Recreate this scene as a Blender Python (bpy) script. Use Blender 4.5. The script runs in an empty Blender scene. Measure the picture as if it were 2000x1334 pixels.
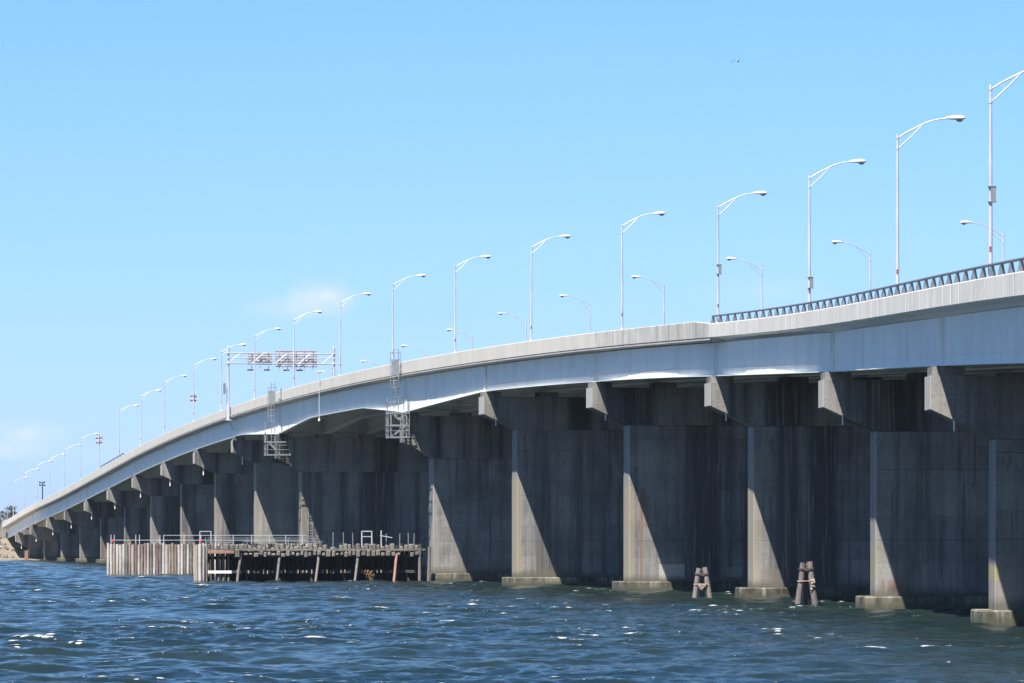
import bpy, bmesh, math, random
import numpy as np
from mathutils import Vector, Matrix
R = math.radians
random.seed(7)
rng = np.random.default_rng(11)
scn = bpy.context.scene
COL = scn.collection

# ------------------------------------------------------------------ camera
CAM_H = 3.48
FPX = 8700.0                      # focal length in pixels of the 2000 px wide photograph
cam_d = bpy.data.cameras.new('camera')
cam = bpy.data.objects.new('camera', cam_d)
COL.objects.link(cam)
cam.location = (0, 0, CAM_H)
cam.rotation_euler = (R(90), 0, 0)
cam_d.sensor_width = 36.0
cam_d.lens = FPX / 2000 * 36.0
cam_d.shift_y = (1060.45 - 667) / 2000
cam_d.clip_start = 1.0
cam_d.clip_end = 20000
scn.camera = cam
scn.render.resolution_x, scn.render.resolution_y = 1024, 683

# ------------------------------------------------------------------ sun, sky, exposure
SUN_AZ = R(61)
SUN_EL = R(59)
SDIR = Vector((-math.cos(SUN_AZ) * math.cos(SUN_EL), -math.sin(SUN_AZ) * math.cos(SUN_EL), math.sin(SUN_EL)))
sun_d = bpy.data.lights.new('sun', 'SUN')
sun_d.energy = 5.0
sun_d.angle = R(0.5)
sun_d.color = (1.0, 0.955, 0.88)
sun = bpy.data.objects.new('sun', sun_d)
COL.objects.link(sun)
sun.rotation_euler = SDIR.to_track_quat('Z', 'Y').to_euler()
sun.location = (-60, -40, 120)

world = bpy.data.worlds.new('World')
scn.world = world
world.use_nodes = True
wn, wl = world.node_tree.nodes, world.node_tree.links
for n in list(wn):
    wn.remove(n)
w_out = wn.new('ShaderNodeOutputWorld')
w_bg = wn.new('ShaderNodeBackground')
w_sky = wn.new('ShaderNodeTexSky')
w_sky.sky_type = 'NISHITA'
w_sky.sun_disc = False
w_sky.sun_elevation = SUN_EL
w_sky.sun_rotation = math.atan2(SDIR.x, SDIR.y)
w_sky.altitude = 0
w_sky.air_density = 1.0
w_sky.dust_density = 0.3
w_sky.ozone_density = 2.5
w_bg.inputs['Strength'].default_value = 0.05
# clear blue air: a tint that varies with elevation only (ramp stores half values)
w_tc = wn.new('ShaderNodeTexCoord')
w_sep = wn.new('ShaderNodeSeparateXYZ')
wl.new(w_tc.outputs['Generated'], w_sep.inputs[0])
w_rmp = wn.new('ShaderNodeValToRGB')
els = w_rmp.color_ramp.elements
TINT = [(0.0, (.74, 1.06, 2.2)), (.035, (.76, 1.05, 1.95)), (.08, (.77, 1.09, 1.72)), (.13, (.74, 1.13, 1.60)), (.22, (.54, .86, 1.18)), (.34, (.44, .74, 1.02)), (.6, (.44, .74, 1.08))]
for i, (p_, c_) in enumerate(TINT):
    e_ = els[i] if i < 2 else els.new(p_)
    e_.position = p_
    e_.color = tuple(q / 2 for q in c_) + (1,)
wl.new(w_sep.outputs[2], w_rmp.inputs[0])
w_dbl = wn.new('ShaderNodeVectorMath')
w_dbl.operation = 'MULTIPLY'
wl.new(w_rmp.outputs[0], w_dbl.inputs[0])
w_dbl.inputs[1].default_value = (2, 2, 2)
w_tint = wn.new('ShaderNodeVectorMath')
w_tint.operation = 'MULTIPLY'
wl.new(w_sky.outputs[0], w_tint.inputs[0])
wl.new(w_dbl.outputs[0], w_tint.inputs[1])
# thin summer clouds, fixed in the sky by their direction
last = w_tint.outputs[0]


def wmath(op, a, b=None):
    n = wn.new('ShaderNodeMath')
    n.operation = op
    for i, v in enumerate((a, b)):
        if v is None:
            continue
        if isinstance(v, (int, float)):
            n.inputs[i].default_value = v
        else:
            wl.new(v, n.inputs[i])
    return n.outputs[0]


w_noise = wn.new('ShaderNodeTexNoise')
w_noise.inputs['Scale'].default_value = 170
w_noise.inputs['Detail'].default_value = 6
w_map = wn.new('ShaderNodeMapping')
w_map.inputs['Scale'].default_value = (1, 1, 2.2)
wl.new(w_tc.outputs['Generated'], w_map.inputs['Vector'])
wl.new(w_map.outputs[0], w_noise.inputs['Vector'])
for (cx, cy, rx, ry, amt) in ((628, 582, 80, 42, .70), (555, 603, 95, 30, .34), (50, 848, 100, 34, .42), (20, 880, 90, 24, .4), (1500, 570, 170, 45, .13),
                              (330, 885, 330, 30, .10), (850, 610, 160, 40, -.10)):
    d = Vector(((cx - 1000) / FPX, 1, (1060.45 - cy) / FPX)).normalized()
    sub = wn.new('ShaderNodeVectorMath')
    sub.operation = 'SUBTRACT'
    wl.new(w_tc.outputs['Generated'], sub.inputs[0])
    sub.inputs[1].default_value = d
    mul = wn.new('ShaderNodeVectorMath')
    mul.operation = 'MULTIPLY'
    wl.new(sub.outputs[0], mul.inputs[0])
    mul.inputs[1].default_value = (FPX / rx, 8, FPX / ry)
    ln = wn.new('ShaderNodeVectorMath')
    ln.operation = 'LENGTH'
    wl.new(mul.outputs[0], ln.inputs[0])
    fall = wmath('MAXIMUM', wmath('SUBTRACT', 1.0, ln.outputs['Value']), 0.0)
    msk = wmath('MULTIPLY', fall, w_noise.outputs['Fac'])
    msk = wmath('MINIMUM', wmath('MULTIPLY', msk, 2.6 * abs(amt)), 1.0)
    mx = wn.new('ShaderNodeMix')
    mx.data_type = 'RGBA'
    wl.new(msk, mx.inputs['Factor'])
    wl.new(last, mx.inputs[6])
    mx.inputs[7].default_value = (7.5, 8.5, 10.4, 1) if amt > 0 else (3.4, 6.0, 9.4, 1)
    last = mx.outputs[2]
wl.new(last, w_bg.inputs['Color'])
wl.new(w_bg.outputs[0], w_out.inputs[0])

scn.view_settings.view_transform = 'Standard'
scn.view_settings.look = 'None'
scn.view_settings.exposure = 1.1
scn.view_settings.gamma = 1
scn.view_settings.use_curve_mapping = False
scn.cycles.use_denoising = True
scn.cycles.max_bounces = 6
scn.cycles.diffuse_bounces = 3
scn.cycles.glossy_bounces = 3
scn.cycles.caustics_reflective = True
scn.cycles.sample_clamp_indirect = 1.5
scn.cycles.blur_glossy = 1.0
scn.cycles.caustics_refractive = False


# ------------------------------------------------------------------ helpers
class MB:
    """collects simple solids and links them as one mesh object"""

    def __init__(self):
        self.v, self.f, self.sm = [], [], []

    def add(self, vs, fs, smooth=False):
        b = len(self.v)
        self.v += [tuple(p) for p in vs]
        self.f += [tuple(i + b for i in q) for q in fs]
        self.sm += [smooth] * len(fs)

    def hexa(self, c):
        self.add(c, [(0, 3, 2, 1), (4, 5, 6, 7), (0, 1, 5, 4), (1, 2, 6, 5), (2, 3, 7, 6), (3, 0, 4, 7)])

    def box(self, x0, x1, y0, y1, z0, z1):
        self.hexa([(x0, y0, z0), (x1, y0, z0), (x1, y1, z0), (x0, y1, z0), (x0, y0, z1), (x1, y0, z1), (x1, y1, z1), (x0, y1, z1)])

    def bbox(self, x0, x1, y0, y1, z0, z1, c=.05):
        """box with chamfered vertical edges and top edge"""
        def ring(d, z):
            return [(x0 + d, y0 + c, z), (x0 + c, y0 + d, z), (x1 - c, y0 + d, z), (x1 - d, y0 + c, z), (x1 - d, y1 - c, z), (x1 - c, y1 - d, z),
                    (x0 + c, y1 - d, z), (x0 + d, y1 - c, z)]
        rs = [ring(0, z0), ring(0, z1 - c), [(min(max(x, x0 + c), x1 - c), min(max(y, y0 + c), y1 - c), z1) for x, y, _ in ring(0, z1)]]
        vs = rs[0] + rs[1] + rs[2]
        fs = [tuple(range(7, -1, -1)), tuple(range(16, 24))]
        for k in (0, 8):
            for i in range(8):
                j = (i + 1) % 8
                fs.append((k + i, k + j, k + 8 + j, k + 8 + i))
        self.add(vs, fs)

    def bar(self, p0, p1, w, h=None, up=(0, 0, 1)):
        h = h or w
        p0, p1 = Vector(p0), Vector(p1)
        d = (p1 - p0).normalized()
        u = Vector(up)
        if abs(d.dot(u)) > .98:
            u = Vector((1, 0, 0))
        s = d.cross(u).normalized()
        u = s.cross(d).normalized()
        c = []
        for p in (p0, p1):
            for a, b in ((-1, -1), (1, -1), (1, 1), (-1, 1)):
                c.append(p + s * (a * w / 2) + u * (b * h / 2))
        self.hexa(c)

    def tube(self, pts, rad, n=8, caps=True):
        pts = [Vector(p) for p in pts]
        if isinstance(rad, (int, float)):
            rad = [rad] * len(pts)
        rings = []
        prev = None
        for i, p in enumerate(pts):
            d = (pts[min(i + 1, len(pts) - 1)] - pts[max(i - 1, 0)]).normalized()
            if prev is None:
                a = Vector((0, 0, 1)) if abs(d.z) < .9 else Vector((1, 0, 0))
                s = d.cross(a).normalized()
            else:
                s = (prev - d * prev.dot(d)).normalized()
            prev = s
            t = d.cross(s)
            rings.append([p + (s * math.cos(2 * math.pi * k / n) + t * math.sin(2 * math.pi * k / n)) * rad[i] for k in range(n)])
        vs = [q for r in rings for q in r]
        fs = []
        for i in range(len(pts) - 1):
            for k in range(n):
                j = (k + 1) % n
                fs.append((i * n + k, i * n + j, (i + 1) * n + j, (i + 1) * n + k))
        self.add(vs, fs, True)
        if caps:
            self.add(rings[0], [tuple(range(n - 1, -1, -1))])
            self.add(rings[-1], [tuple(range(n))])

    def ellipsoid(self, c, r, nu=12, nv=8, rot=None):
        vs, fs = [], []
        for j in range(nv + 1):
            th = math.pi * j / nv
            for i in range(nu):
                ph = 2 * math.pi * i / nu
                p = Vector((math.sin(th) * math.cos(ph) * r[0], math.sin(th) * math.sin(ph) * r[1], math.cos(th) * r[2]))
                if rot:
                    p = rot @ p
                vs.append(Vector(c) + p)
        for j in range(nv):
            for i in range(nu):
                k = (i + 1) % nu
                fs.append((j * nu + i, (j + 1) * nu + i, (j + 1) * nu + k, j * nu + k))
        self.add(vs, fs, True)

    def prism(self, poly, y0, y1):
        """polygon in x, z extruded along y"""
        n = len(poly)
        vs = [(x, y0, z) for x, z in poly] + [(x, y1, z) for x, z in poly]
        fs = [tuple(range(n)), tuple(range(2 * n - 1, n - 1, -1))]
        for i in range(n):
            j = (i + 1) % n
            fs.append((j, i, n + i, n + j))
        self.add(vs, fs)

    def sweep(self, rings, closed=True, caps=True):
        n = len(rings[0])
        vs = [p for r in rings for p in r]
        fs = []
        m = n if closed else n - 1
        for i in range(len(rings) - 1):
            for k in range(m):
                j = (k + 1) % n
                fs.append((i * n + k, i * n + j, (i + 1) * n + j, (i + 1) * n + k))
        if caps:
            fs.append(tuple(range(n - 1, -1, -1)))
            fs.append(tuple(range((len(rings) - 1) * n, len(rings) * n)))
        self.add(vs, fs)

    def mesh(self, name, m, org=(0, 0, 0)):
        me = bpy.data.meshes.new(name)
        o = Vector(org)
        me.from_pydata([Vector(p) - o for p in self.v], [], self.f)
        me.polygons.foreach_set('use_smooth', self.sm)
        if m:
            me.materials.append(m)
        bm = bmesh.new()
        bm.from_mesh(me)
        bmesh.ops.recalc_face_normals(bm, faces=bm.faces)
        bm.to_mesh(me)
        bm.free()
        me.update()
        return me

    def build(self, name, m, parent=None, org=(0, 0, 0), loc=None, rotz=0):
        o = bpy.data.objects.new(name, self.mesh(name, m, org))
        COL.objects.link(o)
        if parent is not None:
            o.parent = parent
        if loc is not None:
            o.location = loc
        o.rotation_euler.z = rotz
        return o


def thing(name, label, cat, loc=(0, 0, 0), rotz=0, group=None):
    o = bpy.data.objects.new(name, None)
    COL.objects.link(o)
    o.location = loc
    o.rotation_euler = (0, 0, rotz)
    return tag(o, label, cat, group)


def tag(o, label, cat, group=None):
    o['label'] = label
    o['category'] = cat
    if group:
        o['group'] = group
    return o


def copy_tree(o, parent=None):
    c = o.copy()
    COL.objects.link(c)
    if parent is not None:
        c.parent = parent
    for ch in list(o.children):
        copy_tree(ch, c)
    return c


# ------------------------------------------------------------------ materials
def new_mat(name):
    m = bpy.data.materials.new(name)
    m.use_nodes = True
    nt = m.node_tree
    return m, nt.nodes, nt.links, nt.nodes['Principled BSDF']


def N(nodes, links, kind, ins=None, **attrs):
    n = nodes.new(kind)
    for k, v in attrs.items():
        setattr(n, k, v)
    for k, v in (ins or {}).items():
        s = n.inputs[k]
        if hasattr(v, 'is_output'):
            links.new(v, s)
        else:
            s.default_value = v
    return n


def mixc(nodes, links, fac, a, b, blend='MIX'):
    n = nodes.new('ShaderNodeMix')
    n.data_type = 'RGBA'
    n.blend_type = blend
    for i, v in ((0, fac), (6, a), (7, b)):
        if hasattr(v, 'is_output'):
            links.new(v, n.inputs[i])
        elif i == 0:
            n.inputs[0].default_value = v
        else:
            n.inputs[i].default_value = tuple(v) + (1,)
    return n.outputs[2]


def ramp(nodes, links, fac, lo, hi, a=0.0, b=1.0):
    n = nodes.new('ShaderNodeMapRange')
    n.interpolation_type = 'SMOOTHSTEP'
    links.new(fac, n.inputs[0])
    for i, v in ((1, lo), (2, hi), (3, a), (4, b)):
        n.inputs[i].default_value = v
    return n.outputs[0]


def noise_at(nodes, links, vec, scale, mapping=(1, 1, 1), detail=5, rough=.6):
    mp = N(nodes, links, 'ShaderNodeMapping', {'Vector': vec, 'Scale': mapping})
    return N(nodes, links, 'ShaderNodeTexNoise', {'Vector': mp.outputs[0], 'Scale': scale, 'Detail': detail, 'Roughness': rough}).outputs['Fac']


def weathered(name, base, dark, light, rough=.85, streak=.5, blotch=.5, bump=.15, boards=0.0, tide=None, rects=(), seed=0.0, spec=.3, fine=7.0,
              sxy=1.6, band=0.0, vseam=0.0):
    """stained concrete / timber / paint.  rects: soft patches (x0,x1,z0,z1,colour,amount,softness) in object space; tide: (z, height, colour)"""
    m, nd, lk, P = new_mat(name)
    tc = N(nd, lk, 'ShaderNodeTexCoord')
    geo = N(nd, lk, 'ShaderNodeNewGeometry')
    off = N(nd, lk, 'ShaderNodeVectorMath', {0: geo.outputs['Position'], 1: (seed * 13.1, seed * 7.7, seed * 3.3)}, operation='ADD').outputs[0]
    big = noise_at(nd, lk, off, .35, (1, 1, .8), 6, .62)
    st = noise_at(nd, lk, off, sxy, (1, 1, .045), 5, .65)
    st2 = noise_at(nd, lk, off, sxy * 3.1, (1, 1, .03), 4, .6)
    fn = noise_at(nd, lk, off, fine, (1, 1, 1), 6, .7)
    c = mixc(nd, lk, ramp(nd, lk, big, .38, .68, 0, blotch), base, dark)
    if band:
        bd = noise_at(nd, lk, off, .42, (1, 1, .035), 4, .55)
        c = mixc(nd, lk, ramp(nd, lk, bd, .47, .62, 0, band), c, tuple(q * .45 for q in dark))
        c = mixc(nd, lk, ramp(nd, lk, bd, .46, .34, 0, band * .6), c, light)
    c = mixc(nd, lk, ramp(nd, lk, st, .50, .68, 0, streak), c, dark)
    c = mixc(nd, lk, ramp(nd, lk, st2, .54, .70, 0, streak * .8), c, light)
    c = mixc(nd, lk, ramp(nd, lk, fn, .45, .72, 0, .5), c, dark)
    blot = noise_at(nd, lk, off, 1.3, (1, 1, .55), 7, .7)
    c = mixc(nd, lk, ramp(nd, lk, blot, .54, .70, 0, blotch * .8), c, dark)
    sep = N(nd, lk, 'ShaderNodeSeparateXYZ', {0: geo.outputs['Position']})
    bh = fn
    if boards:
        z = N(nd, lk, 'ShaderNodeMath', {0: sep.outputs[2], 1: boards}, operation='DIVIDE').outputs[0]
        fr = N(nd, lk, 'ShaderNodeMath', {0: z}, operation='FRACT').outputs[0]
        line = ramp(nd, lk, N(nd, lk, 'ShaderNodeMath', {0: fr, 1: .5}, operation='SUBTRACT').outputs[0], .465, .5, 0, 1)
        flr = N(nd, lk, 'ShaderNodeMath', {0: z}, operation='FLOOR').outputs[0]
        wn_ = N(nd, lk, 'ShaderNodeTexWhiteNoise', {1: flr}, noise_dimensions='1D').outputs[0]
        c = mixc(nd, lk, ramp(nd, lk, wn_, .2, 1, 0, .22), c, dark)
        c = mixc(nd, lk, N(nd, lk, 'ShaderNodeMath', {0: line, 1: .45}, operation='MULTIPLY').outputs[0], c, dark)
    ob = N(nd, lk, 'ShaderNodeSeparateXYZ', {0: tc.outputs['Object']})
    if vseam:
        fx = N(nd, lk, 'ShaderNodeMath', {0: N(nd, lk, 'ShaderNodeMath', {0: ob.outputs[0], 1: vseam}, operation='DIVIDE').outputs[0]}, operation='FRACT').outputs[0]
        ln_ = ramp(nd, lk, fx, .988, 1.0, 0, .6)
        fz = N(nd, lk, 'ShaderNodeMath', {0: N(nd, lk, 'ShaderNodeMath', {0: sep.outputs[2], 1: 3.66}, operation='DIVIDE').outputs[0]}, operation='FRACT').outputs[0]
        c = mixc(nd, lk, N(nd, lk, 'ShaderNodeMath', {0: ln_, 1: ramp(nd, lk, fz, .985, 1.0, 0, .75)}, operation='MAXIMUM').outputs[0], c, tuple(q * .6 for q in dark))
        cell = N(nd, lk, 'ShaderNodeCombineXYZ', {0: N(nd, lk, 'ShaderNodeMath', {0: N(nd, lk, 'ShaderNodeMath', {0: ob.outputs[0], 1: vseam}, operation='DIVIDE').outputs[0]}, operation='FLOOR').outputs[0],
                                              1: N(nd, lk, 'ShaderNodeMath', {0: N(nd, lk, 'ShaderNodeMath', {0: sep.outputs[2], 1: 3.66}, operation='DIVIDE').outputs[0]}, operation='FLOOR').outputs[0], 2: seed})
        wc = N(nd, lk, 'ShaderNodeTexWhiteNoise', {0: cell.outputs[0]}, noise_dimensions='3D').outputs[0]
        c = mixc(nd, lk, ramp(nd, lk, wc, .1, 1, 0, .30), c, dark)
    for (x0, x1, z0, z1, colr, amt, sf) in rects:
        wob = N(nd, lk, 'ShaderNodeMath', {0: st2, 1: .5}, operation='SUBTRACT').outputs[0]
        xx = N(nd, lk, 'ShaderNodeMath', {0: wob, 1: sf * 2.2, 2: ob.outputs[0]}, operation='MULTIPLY_ADD').outputs[0]
        a = ramp(nd, lk, xx, x0 - sf * .5, x0 + sf * .5)
        b = ramp(nd, lk, xx, x1 + sf * .5, x1 - sf * .5)
        e_ = ramp(nd, lk, ob.outputs[2], z0 - sf, z0 + sf)
        f_ = ramp(nd, lk, ob.outputs[2], z1 + sf, z1 - sf)
        q = a
        for w_ in (b, e_, f_):
            q = N(nd, lk, 'ShaderNodeMath', {0: q, 1: w_}, operation='MULTIPLY').outputs[0]
        if sf > .1:
            q = N(nd, lk, 'ShaderNodeMath', {0: q, 1: ramp(nd, lk, st, .36, .6, .25, 1)}, operation='MULTIPLY').outputs[0]
        q = N(nd, lk, 'ShaderNodeMath', {0: q, 1: amt}, operation='MULTIPLY').outputs[0]
        c = mixc(nd, lk, q, c, colr)
    for (tz, th, colr) in (tide or ()):
        zz = N(nd, lk, 'ShaderNodeMath', {0: big, 1: th * 1.6, 2: sep.outputs[2]}, operation='MULTIPLY_ADD').outputs[0]
        zz = N(nd, lk, 'ShaderNodeMath', {0: fn, 1: th * 1.2, 2: zz}, operation='MULTIPLY_ADD').outputs[0]
        c = mixc(nd, lk, ramp(nd, lk, zz, tz + th * 2.2, tz + th * .6, 0, .85), c, colr)
    lk.new(c, P.inputs['Base Color'])
    P.inputs['Roughness'].default_value = rough
    P.inputs['Specular IOR Level'].default_value = spec
    b = N(nd, lk, 'ShaderNodeBump', {'Strength': bump, 'Distance': .05, 'Height': bh})
    lk.new(b.outputs[0], P.inputs['Normal'])
    return m


def plain(name, col, rough=.5, metal=0.0, var=.25, scale=3.0, bump=.03):
    m, nd, lk, P = new_mat(name)
    geo = N(nd, lk, 'ShaderNodeNewGeometry')
    n = noise_at(nd, lk, geo.outputs['Position'], scale, (1, 1, .5), 6, .65)
    c = mixc(nd, lk, ramp(nd, lk, n, .35, .7, 0, 1), col, tuple(x * (1 - var) for x in col))
    lk.new(c, P.inputs['Base Color'])
    P.inputs['Roughness'].default_value = rough
    P.inputs['Metallic'].default_value = metal
    b = N(nd, lk, 'ShaderNodeBump', {'Strength': bump, 'Distance': .02, 'Height': n})
    lk.new(b.outputs[0], P.inputs['Normal'])
    return m


OC, OS, OF = .44, 3.18, 2.53        # distance of cap end, shaft and footing from the parapet face
M = {}
CON = dict(base=(.325, .308, .287), dark=(.105, .102, .100), light=(.38, .362, .337), boards=1.22, bump=.25)
ALGAE = (.050, .055, .035)
TIDE = [(1.0, .35, (.10, .095, .075))]
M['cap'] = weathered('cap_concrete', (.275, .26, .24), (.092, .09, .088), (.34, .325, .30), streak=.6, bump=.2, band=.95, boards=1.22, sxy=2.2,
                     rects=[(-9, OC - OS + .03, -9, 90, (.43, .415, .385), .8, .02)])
M['footing'] = weathered('footing_concrete', (.215, .195, .15), (.045, .042, .03), (.36, .34, .285), streak=.9, blotch=1.0, band=.5, bump=.8, tide=[(.32, .26, (.085, .085, .055)), (.06, .24, ALGAE)], fine=4.5)
M['parapet'] = weathered('parapet_concrete', (.61, .575, .515), (.46, .43, .385), (.69, .655, .595), streak=.32, blotch=.4, bump=.08, sxy=.9)
M['old_parapet'] = weathered('streaked_parapet_concrete', (.59, .56, .515), (.27, .255, .235), (.68, .655, .61), streak=.85, blotch=.6, bump=.1, sxy=.8)
M['panel'] = weathered('panel_concrete', (.68, .65, .60), (.48, .46, .43), (.75, .725, .68), streak=.6, blotch=.35, bump=.08, sxy=1.2)
M['joint'] = weathered('joint_concrete', (.54, .52, .485), (.37, .355, .33), (.62, .60, .565), streak=.7, bump=.1)
M['slab'] = weathered('slab_concrete', (.50, .48, .45), (.30, .29, .27), (.56, .55, .52), streak=.3, bump=.1)
M['steel'] = weathered('girder_paint', (.83, .84, .81), (.66, .67, .64), (.87, .88, .86), rough=.55, streak=.45, blotch=.45, bump=.02, spec=.4, fine=2.5, sxy=.7)
M['inner_steel'] = weathered('inner_girder_paint', (.84, .84, .80), (.62, .62, .58), (.87, .87, .84), rough=.6, streak=.35, bump=.02)
M['galv'] = plain('galvanised_steel', (.30, .32, .34), .5, .3, .25, 2.0)
M['pole'] = plain('lamp_pole_aluminium', (.60, .60, .62), .45, .25, .22, 1.2)
M['head'] = plain('lamp_head_paint', (.66, .67, .68), .4, .1, .12, 4)
M['lens'] = plain('lamp_lens_glass', (.30, .33, .34), .15, 0, .2, 6)
M['rail'] = plain('railing_paint', (.17, .20, .23), .55, .2, .35, 5)
M['box'] = plain('cabinet_paint', (.22, .25, .27), .5, .2, .25, 4)
M['red'] = plain('red_paint', (.34, .07, .05), .5, 0, .35, 9)
M['redlamp'] = plain('red_lamp_glass', (.70, .03, .04), .2, 0, .15, 9)
M['dark'] = plain('dark_steel', (.055, .06, .065), .6, .2, .3, 4)
M['sign'] = plain('sign_back_aluminium', (.60, .60, .65), .55, .1, .55, 6)
M['stiff'] = plain('sign_stiffener_aluminium', (.40, .41, .44), .5, .2, .4, 5)
M['asphalt'] = plain('asphalt', (.05, .05, .05), .95, 0, .3, 2)
M['pale_timber'] = weathered('pale_timber', (.34, .285, .24), (.16, .11, .085), (.52, .48, .44), streak=.8, blotch=.8, bump=.5, sxy=3.5, tide=[(.05, .25, (.055, .05, .035))], fine=6)
M['white_timber'] = weathered('bleached_timber', (.50, .47, .44), (.26, .20, .17), (.64, .61, .59), streak=.8, blotch=.8, bump=.5, sxy=3.5, tide=[(.05, .25, (.055, .05, .035))], fine=6)
M['brown_timber'] = weathered('brown_timber', (.24, .17, .135), (.13, .085, .065), (.40, .34, .30), streak=.8, blotch=.8, bump=.5, sxy=3.5, tide=[(.05, .25, (.05, .045, .03))], fine=6)
M['grey_timber'] = weathered('grey_timber', (.20, .185, .165), (.07, .062, .055), (.33, .31, .28), streak=.8, blotch=.7, bump=.6, sxy=3.5, tide=[(.0, .2, (.05, .045, .035))], fine=6)
M['dark_timber'] = weathered('creosote_timber', (.065, .060, .060), (.025, .024, .026), (.13, .12, .115), streak=.7, blotch=.7, bump=.5, sxy=3.0, fine=6)
M['red_timber'] = weathered('red_timber', (.34, .20, .15), (.20, .12, .09), (.42, .30, .25), streak=.6, bump=.4)
M['dolphin'] = weathered('dolphin_timber', (.21, .18, .17), (.085, .07, .07), (.33, .295, .28), streak=.8, blotch=.6, bump=.7, sxy=4, tide=[(-.1, .2, (.045, .035, .03)), (-.35, .2, (.03, .03, .02))], fine=6)
M['rope'] = plain('rope', (.40, .31, .24), .9, 0, .4, 12, .2)
M['weed'] = plain('seaweed', (.16, .095, .045), .9, 0, .6, 9, .2)
M['cable'] = plain('wire_cable', (.10, .08, .07), .7, .2, .4, 12)
M['white'] = plain('white_pvc', (.78, .76, .72), .5, 0, .12, 6)
M['wale'] = plain('bleached_beam', (.78, .74, .70), .8, 0, .25, 5)
M['rock'] = weathered('riprap_stone', (.24, .225, .205), (.10, .095, .09), (.36, .34, .31), streak=.2, blotch=.9, bump=.8, fine=3)
M['feather'] = plain('gull_grey', (.20, .22, .25), .8, 0, .3, 8)
M['feather_white'] = plain('gull_white', (.75, .75, .74), .8, 0, .1, 8)
M['leaf'] = plain('leaf', (.20, .225, .18), .8, 0, .5, 2)
M['bark'] = plain('bark', (.12, .10, .08), .9, 0, .4, 5)


# ------------------------------------------------------------------ the line of the bridge (outer lower edge of the near parapet)
TH = 0.17620434
KAP_S = [20, 60, 100, 140, 180, 230, 280]
KAP = np.array([0.14688, 1.09158, 1.58348, 1.50008, 0.30682, -0.52332, 0]) * 1e-3
X300, Y300 = -20.76194, 457.23081
EL = [8.866, 12.334, 15.041, 17.435, 18.552, 18.838, 18.2, 16.591, 14.146, 11.689, 9.577, 6.897, 4.111]
PIERS = [28.12, 71.5, 116.45, 159.51, 201.36, 240.23, 331.18, 373.31, 416.67, 459.57, 503.36, 546.55, 591.09, 634.85, 678.8, 723.03, 766.41]
LAMPS = [7.08, 39.98, 76.5, 112.87, 147.45, 181.0, 212.73, 244.65, 278.76, 314.36, 349.59, 383.58, 415.58, 453.59, 488.03, 523.33, 559.72, 596.76, 632.47, 668.1, 701.64, 736.15, 770.58]
FAR_LAMPS = [142.0, 176.65, 209.8, 246.95, 282.33, 317.82, 352.49, 387.07, 421.78]
WIDTH = 26.0
HS, HE = 2.0, 0
S0, S_END = -42.0, 803.0
sg = np.arange(-60, 900, 2.0)
kap = np.interp(sg, KAP_S, KAP)
hdg = TH - np.cumsum(kap[::-1])[::-1] * 2.0
_dx, _dy = -np.sin(hdg), np.cos(hdg)
PX = np.concatenate([[0], np.cumsum((_dx[1:] + _dx[:-1]) / 2 * 2.0)])
PY = np.concatenate([[0], np.cumsum((_dy[1:] + _dy[:-1]) / 2 * 2.0)])
i0 = int(np.argmin(abs(sg - 300)))
PX += X300 - PX[i0]
PY += Y300 - PY[i0]


def hd(s):
    return float(np.interp(s, sg, hdg))


def ez(s):
    """height of the parapet's lower outer edge"""
    u = (s + 80) / 80
    i = min(max(int(math.floor(u)), 0), len(EL) - 2)
    t = u - i
    cm = [2 * EL[0] - EL[1]] + EL + [2 * EL[-1] - EL[-2]]
    p0, p1, p2, p3 = cm[i:i + 4]
    return .5 * (2 * p1 + (p2 - p0) * t + (2 * p0 - 5 * p1 + 4 * p2 - p3) * t * t + (3 * p1 - p0 - 3 * p2 + p3) * t ** 3)


def at(s, off=0.0, z=0.0):
    h = hd(s)
    return Vector((float(np.interp(s, sg, PX)) + off * math.cos(h), float(np.interp(s, sg, PY)) + off * math.sin(h), z))


def edge_pt(s, off, dz):
    return at(s, off, ez(s) + dz)


S_RAIL = 114.2                     # nearer than this the parapet is panelled and carries a railing
BR = Vector((at(300)[0], at(300)[1], 0))
bridge = thing('road_bridge', 'long curving highway bridge on concrete wall piers with pale blue grey steel girders', 'bridge', BR)


def stations(a, b, step=4.0):
    n = max(2, int(math.ceil((b - a) / step)) + 1)
    return list(np.linspace(a, b, n))


# --- deck slab with a lip under the solid parapet, and the road on it
m = MB()
rings = []
for s in stations(S0, S_RAIL):
    rings.append([edge_pt(s, o, z) for o, z in ((.10, -.03), (.10, .10), (WIDTH - .10, .10), (WIDTH - .10, -.03), (WIDTH - 1.2, -.34), (1.25, -.34), (1.05, -.27), (.9, -.10))])
m.sweep(rings)
m.build('deck_slab', M['steel'], bridge, BR)
m = MB()
rings = []
for s in stations(S_RAIL, S_END):
    rings.append([edge_pt(s, o, z) for o, z in ((.012, -.17), (.012, -.075), (.14, -.075), (.14, .10), (WIDTH - .14, .10), (WIDTH - .14, -.17), (WIDTH - 1.2, -.36), (1.2, -.36), (.9, -.24))])
m.sweep(rings)
m.build('deck_slab', M['slab'], bridge, BR)
m = MB()
rings = [[edge_pt(s, .56, .12), edge_pt(s, WIDTH - .56, .12)] for s in stations(S0, S_END)]
m.sweep(rings, False, False)
m.build('road_surface', M['asphalt'], bridge, BR)
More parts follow.
